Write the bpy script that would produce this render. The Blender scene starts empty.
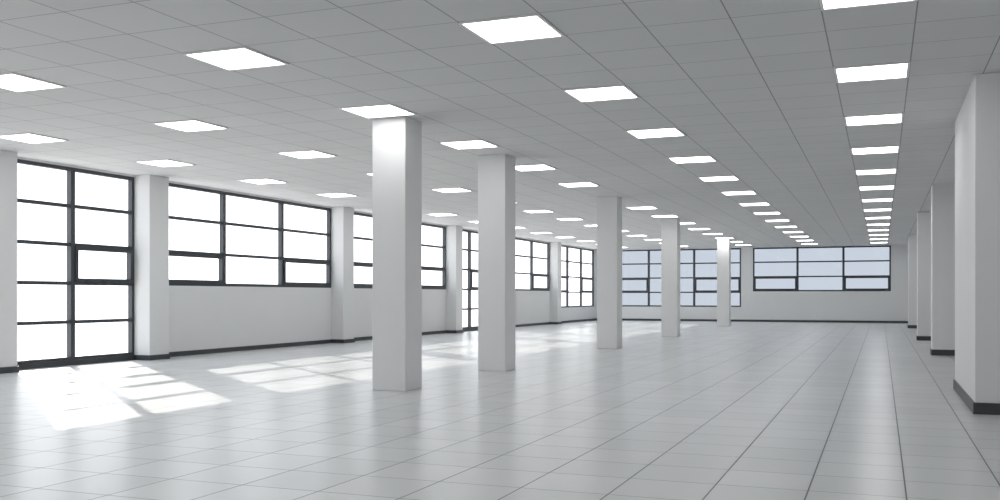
import bpy, bmesh, math
from mathutils import Vector
S=bpy.context.scene
S.view_settings.view_transform='Standard'
S.view_settings.look='None'
COL=S.collection

# ---------------------------------------------------------------- dimensions
H=2.96; CAMH=1.03
XW=-11.15; PD=0.30          # left wall face, pilaster depth
XR=1.60                     # right wall
YB=39.6; YF=-3.2            # back wall, wall behind the camera
WT=.12                      # window wall thickness

# ---------------------------------------------------------------- materials
def mat(name):
    m=bpy.data.materials.new(name); m.use_nodes=True
    nt=m.node_tree; return m,nt,nt.nodes['Principled BSDF']
def N(nt,t,**k):
    n=nt.nodes.new(t)
    for a,v in k.items(): setattr(n,a,v)
    return n
def math_(nt,op,a,b=None,c=None):
    n=N(nt,'ShaderNodeMath',operation=op)
    for i,v in enumerate((a,b,c)):
        if v is None: continue
        if isinstance(v,(int,float)): n.inputs[i].default_value=v
        else: nt.links.new(v,n.inputs[i])
    return n.outputs[0]
def paint(name,col,rough=.6,var=.03,bump=.02,scale=60):
    m,nt,b=mat(name)
    tc=N(nt,'ShaderNodeTexCoord'); no=N(nt,'ShaderNodeTexNoise'); no.inputs['Scale'].default_value=1.3
    nt.links.new(tc.outputs['Object'],no.inputs['Vector'])
    mx=N(nt,'ShaderNodeMix',data_type='RGBA')
    mx.inputs['A'].default_value=(*[c*(1-var) for c in col],1); mx.inputs['B'].default_value=(*[min(1,c*(1+var)) for c in col],1)
    nt.links.new(no.outputs['Fac'],mx.inputs['Factor']); nt.links.new(mx.outputs['Result'],b.inputs['Base Color'])
    b.inputs['Roughness'].default_value=rough
    if bump:
        n2=N(nt,'ShaderNodeTexNoise'); n2.inputs['Scale'].default_value=scale
        nt.links.new(tc.outputs['Object'],n2.inputs['Vector'])
        bp=N(nt,'ShaderNodeBump'); bp.inputs['Strength'].default_value=bump; bp.inputs['Distance'].default_value=.01
        nt.links.new(n2.outputs['Fac'],bp.inputs['Height']); nt.links.new(bp.outputs['Normal'],b.inputs['Normal'])
    return m
M_wall=paint('wall_paint',(.75,.755,.755))
M_col=paint('column_paint',(.765,.765,.77))
M_base=paint('baseboard_vinyl',(.045,.05,.055),.45,bump=0)
M_frame=paint('dark_aluminium',(.04,.047,.055),.4,bump=0)
M_plate=paint('socket_plastic',(.8,.8,.78),.35,bump=0)
M_trim=paint('white_trim',(.8,.8,.8),.4,bump=0)

def grid_mask(nt,coord,off,pitch,w):
    a=math_(nt,'SUBTRACT',coord,off); a=math_(nt,'DIVIDE',a,pitch); f=math_(nt,'FRACT',a)
    d=math_(nt,'ABSOLUTE',math_(nt,'SUBTRACT',f,.5))
    return math_(nt,'GREATER_THAN',d,.5-w/pitch/2)
def tiled(name,cA,line,offx,px,wx,offy,py,wy,rough,spec=.5,var=.05):
    m,nt,b=mat(name)
    tc=N(nt,'ShaderNodeTexCoord'); sp=N(nt,'ShaderNodeSeparateXYZ'); nt.links.new(tc.outputs['Object'],sp.inputs[0])
    x,y=sp.outputs['X'],sp.outputs['Y']
    gx=grid_mask(nt,x,offx,px,wx); gy=grid_mask(nt,y,offy,py,wy)
    g=math_(nt,'MAXIMUM',gx,gy)
    ix=math_(nt,'FLOOR',math_(nt,'DIVIDE',math_(nt,'SUBTRACT',x,offx),px))
    iy=math_(nt,'FLOOR',math_(nt,'DIVIDE',math_(nt,'SUBTRACT',y,offy),py))
    cb=N(nt,'ShaderNodeCombineXYZ'); nt.links.new(ix,cb.inputs[0]); nt.links.new(iy,cb.inputs[1])
    wn=N(nt,'ShaderNodeTexWhiteNoise'); nt.links.new(cb.outputs[0],wn.inputs['Vector'])
    no=N(nt,'ShaderNodeTexNoise'); no.inputs['Scale'].default_value=1.2; nt.links.new(tc.outputs['Object'],no.inputs['Vector'])
    v=math_(nt,'MULTIPLY_ADD',wn.outputs['Value'],var,1-var)
    v=math_(nt,'ADD',v,math_(nt,'MULTIPLY_ADD',no.outputs['Fac'],.06,-.03))
    sc=N(nt,'ShaderNodeVectorMath',operation='SCALE'); sc.inputs[0].default_value=cA; nt.links.new(v,sc.inputs['Scale'])
    mx=N(nt,'ShaderNodeMix',data_type='RGBA'); nt.links.new(g,mx.inputs['Factor'])
    nt.links.new(sc.outputs[0],mx.inputs['A']); mx.inputs['B'].default_value=(*line,1)
    nt.links.new(mx.outputs['Result'],b.inputs['Base Color'])
    r=math_(nt,'MULTIPLY_ADD',g,.4,rough); nt.links.new(r,b.inputs['Roughness'])
    b.inputs['Specular IOR Level'].default_value=spec
    bp=N(nt,'ShaderNodeBump',invert=True); bp.inputs['Strength'].default_value=.3; bp.inputs['Distance'].default_value=.003
    nt.links.new(g,bp.inputs['Height']); nt.links.new(bp.outputs['Normal'],b.inputs['Normal'])
    return m
LX0,LY0,LP=-.077,6.58,2.4
M_floor=tiled('floor_tiles',(.635,.65,.655),(.12,.13,.14),.12,.48,.008,.1,.48,.007,.27,.27)
M_ceil=tiled('ceiling_tiles',(.70,.705,.705),(.33,.335,.34),LX0-.3,.6,.010,LY0-.3,.6,.008,.8,.2,.03)

def glass(name,tint,refl=.04):
    m=bpy.data.materials.new(name); m.use_nodes=True; nt=m.node_tree; nt.nodes.clear()
    o=N(nt,'ShaderNodeOutputMaterial'); t=N(nt,'ShaderNodeBsdfTransparent'); t.inputs[0].default_value=(*tint,1)
    g=N(nt,'ShaderNodeBsdfGlossy'); g.inputs['Roughness'].default_value=.02
    lw=N(nt,'ShaderNodeLayerWeight'); lw.inputs['Blend'].default_value=.5
    f=math_(nt,'MULTIPLY_ADD',math_(nt,'POWER',lw.outputs['Facing'],5),.4,refl)
    mx=N(nt,'ShaderNodeMixShader'); nt.links.new(f,mx.inputs[0])
    nt.links.new(t.outputs[0],mx.inputs[1]); nt.links.new(g.outputs[0],mx.inputs[2]); nt.links.new(mx.outputs[0],o.inputs[0])
    return m
M_glass=glass('clear_glass',(.98,.98,.99))
M_tint=glass('tinted_glass',(.225,.245,.275),.01)
def emis(name,col,s):
    m=bpy.data.materials.new(name); m.use_nodes=True; nt=m.node_tree; nt.nodes.clear()
    o=N(nt,'ShaderNodeOutputMaterial'); e=N(nt,'ShaderNodeEmission'); e.inputs[0].default_value=(*col,1); e.inputs[1].default_value=s
    nt.links.new(e.outputs[0],o.inputs[0]); return m
M_led=emis('led_diffuser',(1,1,1),6.8)

# ---------------------------------------------------------------- mesh helper
class B:
    def __init__(s): s.bm=bmesh.new(); s.mats=[]
    def mi(s,m):
        if m not in s.mats: s.mats.append(m)
        return s.mats.index(m)
    def box(s,x0,x1,y0,y1,z0,z1,m):
        i=s.mi(m)
        v=[s.bm.verts.new(p) for p in ((x0,y0,z0),(x1,y0,z0),(x1,y1,z0),(x0,y1,z0),(x0,y0,z1),(x1,y0,z1),(x1,y1,z1),(x0,y1,z1))]
        for f in ((0,3,2,1),(4,5,6,7),(0,1,5,4),(1,2,6,5),(2,3,7,6),(3,0,4,7)):
            fc=s.bm.faces.new([v[k] for k in f]); fc.material_index=i
    def quad(s,pts,m):
        i=s.mi(m); fc=s.bm.faces.new([s.bm.verts.new(p) for p in pts]); fc.material_index=i
    def obj(s,name,bevel=0,parent=None,loc=None):
        me=bpy.data.meshes.new(name); s.bm.to_mesh(me); s.bm.free()
        for m in s.mats: me.materials.append(m)
        o=bpy.data.objects.new(name,me); COL.objects.link(o)
        if loc: o.location=loc
        if bevel:
            b=o.modifiers.new('bevel','BEVEL'); b.width=bevel; b.segments=2; b.limit_method='ANGLE'
        if parent: o.parent=parent
        return o

# ---------------------------------------------------------------- shell
b=B(); b.box(XW-WT,XR+.3,YF-.3,YB+WT,-.2,0,M_floor); b.obj('floor')
b=B(); b.box(XW-WT,XR+.3,YF-.3,YB+WT,H,H+.2,M_ceil); b.obj('ceiling')
b=B(); b.box(XR,XR+.3,YF-.3,YB+WT,0,H,M_wall); b.obj('wall_right')
b=B(); b.box(XW-WT,XR,YF-.3,YF,0,H,M_wall); b.obj('wall_front')

SILL3=1.2; SILL1=.58; SILL0=.07
bays=[(-2.1,3.4,SILL3,3,3,{(0,0),(2,0)}),
      (3.85,9.4,SILL3,3,3,{(0,0),(2,0)}),
      (9.85,12.4,SILL0,2,5,{(1,2)}),
      (12.85,18.4,SILL3,3,3,{(0,0),(2,0)}),
      (18.85,24.4,SILL3,3,3,{(0,0),(2,0)}),
      (24.85,27.4,SILL0,2,5,{(1,2)}),
      (27.85,33.4,SILL3,3,3,{(0,0),(2,0)}),
      (33.85,39.25,SILL1,3,4,{(0,1),(2,1)})]
TOP=H-.03
b=B(); prev=YF
for (y0,y1,s,c,r,sa) in bays:
    b.box(XW-WT,XW,prev,y0,0,H,M_wall)
    b.box(XW-WT,XW,y0,y1,0,s,M_wall)
    b.box(XW-WT,XW,y0,y1,TOP,H,M_wall)
    prev=y1
b.box(XW-WT,XW,prev,YB+WT,0,H,M_wall)
b.obj('wall_left')
pil=[(y1,bays[i+1][0]) for i,(y0,y1,*_) in enumerate(bays[:-1])]
for (a,c) in pil:
    b=B(); b.box(XW,XW+PD,a,c,0,H,M_wall); b.obj('wall_pilaster',.006)
b=B(); prev=YF; t=.015; bh=.08
for (a,c) in pil:
    b.box(XW,XW+t,prev,a-t,0,bh,M_base)
    b.box(XW,XW+PD+t,a-t,a,0,bh,M_base)
    b.box(XW+PD,XW+PD+t,a,c,0,bh,M_base)
    b.box(XW,XW+PD+t,c,c+t,0,bh,M_base)
    prev=c+t
b.box(XW,XW+t,prev,YB,0,bh,M_base)
b.obj('baseboard_left')

wn=[0]
def window(axis,fixed,a0,a1,z0,z1,cols,rows,sash,gm,sgn):
    wn[0]+=1
    root=bpy.data.objects.new('window_%d'%wn[0],None); COL.objects.link(root)
    fr=B(); gl=B()
    def bx(B_,a,b_,n0,n1,za,zb,m):
        lo,hi=sorted((fixed+sgn*n0,fixed+sgn*n1))
        if axis=='y': B_.box(lo,hi,a,b_,za,zb,m)
        else: B_.box(a,b_,lo,hi,za,zb,m)
    fw=.055
    bx(fr,a0,a1,-.09,-.01,z0,z0+fw,M_frame); bx(fr,a0,a1,-.09,-.01,z1-fw,z1,M_frame)
    bx(fr,a0,a0+fw,-.09,-.01,z0+fw,z1-fw,M_frame); bx(fr,a1-fw,a1,-.09,-.01,z0+fw,z1-fw,M_frame)
    cw=(a1-a0)/cols; rh=(z1-z0)/rows
    xs=[a0+cw*i for i in range(cols+1)]; zs=[z0+rh*i for i in range(rows+1)]
    for i in range(1,cols): bx(fr,xs[i]-.04,xs[i]+.04,-.09,-.005,z0+fw,z1-fw,M_frame)
    for i in range(cols):
        l=xs[i]+(fw if i==0 else .04); r=xs[i+1]-(fw if i==cols-1 else .04)
        for j in range(1,rows): bx(fr,l,r,-.085,-.015,zs[j]-.026,zs[j]+.026,M_frame)
        for j in range(rows):
            if (i,j) in sash:
                zb=zs[j]+(fw if j==0 else .026); zt=zs[j+1]-(fw if j==rows-1 else .026); k=.05
                bx(fr,l,r,-.075,.012,zb,zb+k,M_frame); bx(fr,l,r,-.075,.012,zt-k,zt,M_frame)
                bx(fr,l,l+k,-.075,.012,zb+k,zt-k,M_frame); bx(fr,r-k,r,-.075,.012,zb+k,zt-k,M_frame)
                m=(l+r)/2; bx(fr,m-.06,m+.06,.012,.03,zb+.012,zb+.035,M_frame)   # handle
    p=fixed-sgn*.05
    A0,A1,Z0,Z1=a0+.02,a1-.02,z0+.02,z1-.02
    if axis=='y': gl.quad([(p,A0,Z0),(p,A1,Z0),(p,A1,Z1),(p,A0,Z1)],gm)
    else: gl.quad([(A0,p,Z0),(A1,p,Z0),(A1,p,Z1),(A0,p,Z1)],gm)
    f=fr.obj('frame',0,root); g=gl.obj('glass',0,root)
for (y0,y1,s,c,r,sa) in bays:
    window('y',XW,y0,y1,s,TOP,c,r,sa,M_glass,1)

bb=[(XW+.35,-5.2,SILL1,3,4,{(0,1),(2,1)}),(-4.74,.34,SILL3,3,3,{(0,0),(2,0)})]
b=B(); prev=XW
for (x0,x1,s,c,r,sa) in bb:
    b.box(prev,x0,YB,YB+WT,0,H,M_wall); b.box(x0,x1,YB,YB+WT,0,s,M_wall); b.box(x0,x1,YB,YB+WT,TOP,H,M_wall); prev=x1
b.box(prev,XR,YB,YB+WT,0,H,M_wall); b.obj('wall_back')
for (x0,x1,s,c,r,sa) in bb: window('x',YB,x0,x1,s,TOP,c,r,sa,M_tint,-1)
b=B(); b.box(XW+t,XR,YB-t,YB,0,bh,M_base); b.obj('baseboard_back')

# right wall pilasters
rp=[(9.4,11.9,.76),(18.4,18.85,.82),(24.4,24.85,.78),(33.4,33.85,.80)]
for (a,c,XP) in rp:
    b=B(); b.box(XP,XR,a,c,0,H,M_col); b.obj('wall_pilaster',.008)
b=B(); prev=YF; rb=.1
for (a,c,XP) in rp:
    b.box(XR-t,XR,prev,a-t,0,rb,M_base)
    b.box(XP-t,XR,a-t,a,0,rb,M_base); b.box(XP-t,XP,a,c,0,rb,M_base); b.box(XP-t,XR,c,c+t,0,rb,M_base)
    prev=c+t
b.box(XR-t,XR,prev,YB-t,0,rb,M_base); b.obj('baseboard_right')

# free-standing columns
CX=-5.171; CW=.405
CY=(9.376,12.36,18.386,24.355,33.30)
for y in CY:
    b=B(); b.box(CX,CX+CW,y,y+CW,0,H,M_col)
    b.obj('column',.008)

# ceiling lights
def light_mesh():
    b=B(); h=.3; f=.022; z0=-.014
    b.box(-h,h,-h,-h+f,z0,0,M_trim); b.box(-h,h,h-f,h,z0,0,M_trim)
    b.box(-h,-h+f,-h+f,h-f,z0,0,M_trim); b.box(h-f,h,-h+f,h-f,z0,0,M_trim)
    b.box(-h+f,h-f,-h+f,h-f,-.009,-.001,M_led)
    return b.obj('ceiling_light')
first=light_mesh(); me=first.data; used=False
for i in range(5):
    for j in range(-4,14):
        X=LX0-LP*i; Y=LY0+LP*j
        if i==2 and any(Y-.31<y+CW and Y+.31>y for y in CY): continue
        if not used: o=first; used=True
        else: o=bpy.data.objects.new('ceiling_light',me); COL.objects.link(o)
        o.location=(X,Y,H)

b=B(); b.box(-2.55,-2.37,YB-.012,YB,.16,.27,M_plate); b.box(-2.525,-2.475,YB-.018,YB-.012,.185,.245,M_plate); b.box(-2.445,-2.395,YB-.018,YB-.012,.185,.245,M_plate)
for cx in (-2.5,-2.42):
    for dx in (-.01,.01): b.box(cx+dx-.004,cx+dx+.004,YB-.019,YB-.018,.205,.225,M_frame)
b.obj('wall_socket')

# ---------------------------------------------------------------- light
w=bpy.data.worlds.new('sky'); S.world=w; w.use_nodes=True; nt=w.node_tree
bg=nt.nodes['Background']
tc=N(nt,'ShaderNodeTexCoord'); sp=N(nt,'ShaderNodeSeparateXYZ'); nt.links.new(tc.outputs['Generated'],sp.inputs[0])
mr=N(nt,'ShaderNodeMapRange'); mr.inputs['From Min'].default_value=-.2; mr.inputs['From Max'].default_value=.6
nt.links.new(sp.outputs['Z'],mr.inputs['Value'])
mx=N(nt,'ShaderNodeMix',data_type='RGBA'); nt.links.new(mr.outputs[0],mx.inputs['Factor'])
mx.inputs['A'].default_value=(1,.995,.985,1); mx.inputs['B'].default_value=(.85,.92,1,1)
nt.links.new(mx.outputs['Result'],bg.inputs['Color']); bg.inputs['Strength'].default_value=2.7
d=Vector((5.3,-4.4,-2.85)).normalized()
sl=bpy.data.lights.new('sun','SUN'); sl.energy=5.2; sl.angle=.009; sl.color=(1,.96,.86)
so=bpy.data.objects.new('sun',sl); COL.objects.link(so); so.rotation_euler=d.to_track_quat('-Z','Y').to_euler(); so.location=(-20,20,15)
for (y0,y1,s,*_) in bays:
    pl=bpy.data.lights.new('window_portal','AREA'); pl.shape='RECTANGLE'; pl.size=TOP-s; pl.size_y=y1-y0
    pl.cycles.is_portal=True
    po=bpy.data.objects.new('window_portal',pl); COL.objects.link(po); po.location=(XW-.14,(y0+y1)/2,(s+TOP)/2); po.rotation_euler=(0,-math.pi/2,0)
for (x0,x1,s,*_) in bb:
    pl=bpy.data.lights.new('window_portal','AREA'); pl.shape='RECTANGLE'; pl.size=x1-x0; pl.size_y=TOP-s
    pl.cycles.is_portal=True
    po=bpy.data.objects.new('window_portal',pl); COL.objects.link(po); po.location=((x0+x1)/2,YB+.14,(s+TOP)/2); po.rotation_euler=(-math.pi/2,0,0)

# ---------------------------------------------------------------- camera
cam=bpy.data.cameras.new('camera'); co=bpy.data.objects.new('camera',cam); COL.objects.link(co)
cam.sensor_width=36; cam.lens=973.2*36/1000; cam.shift_y=.0457
co.location=(0,0,CAMH); co.rotation_euler=(math.pi/2,0,.3734)
S.camera=co
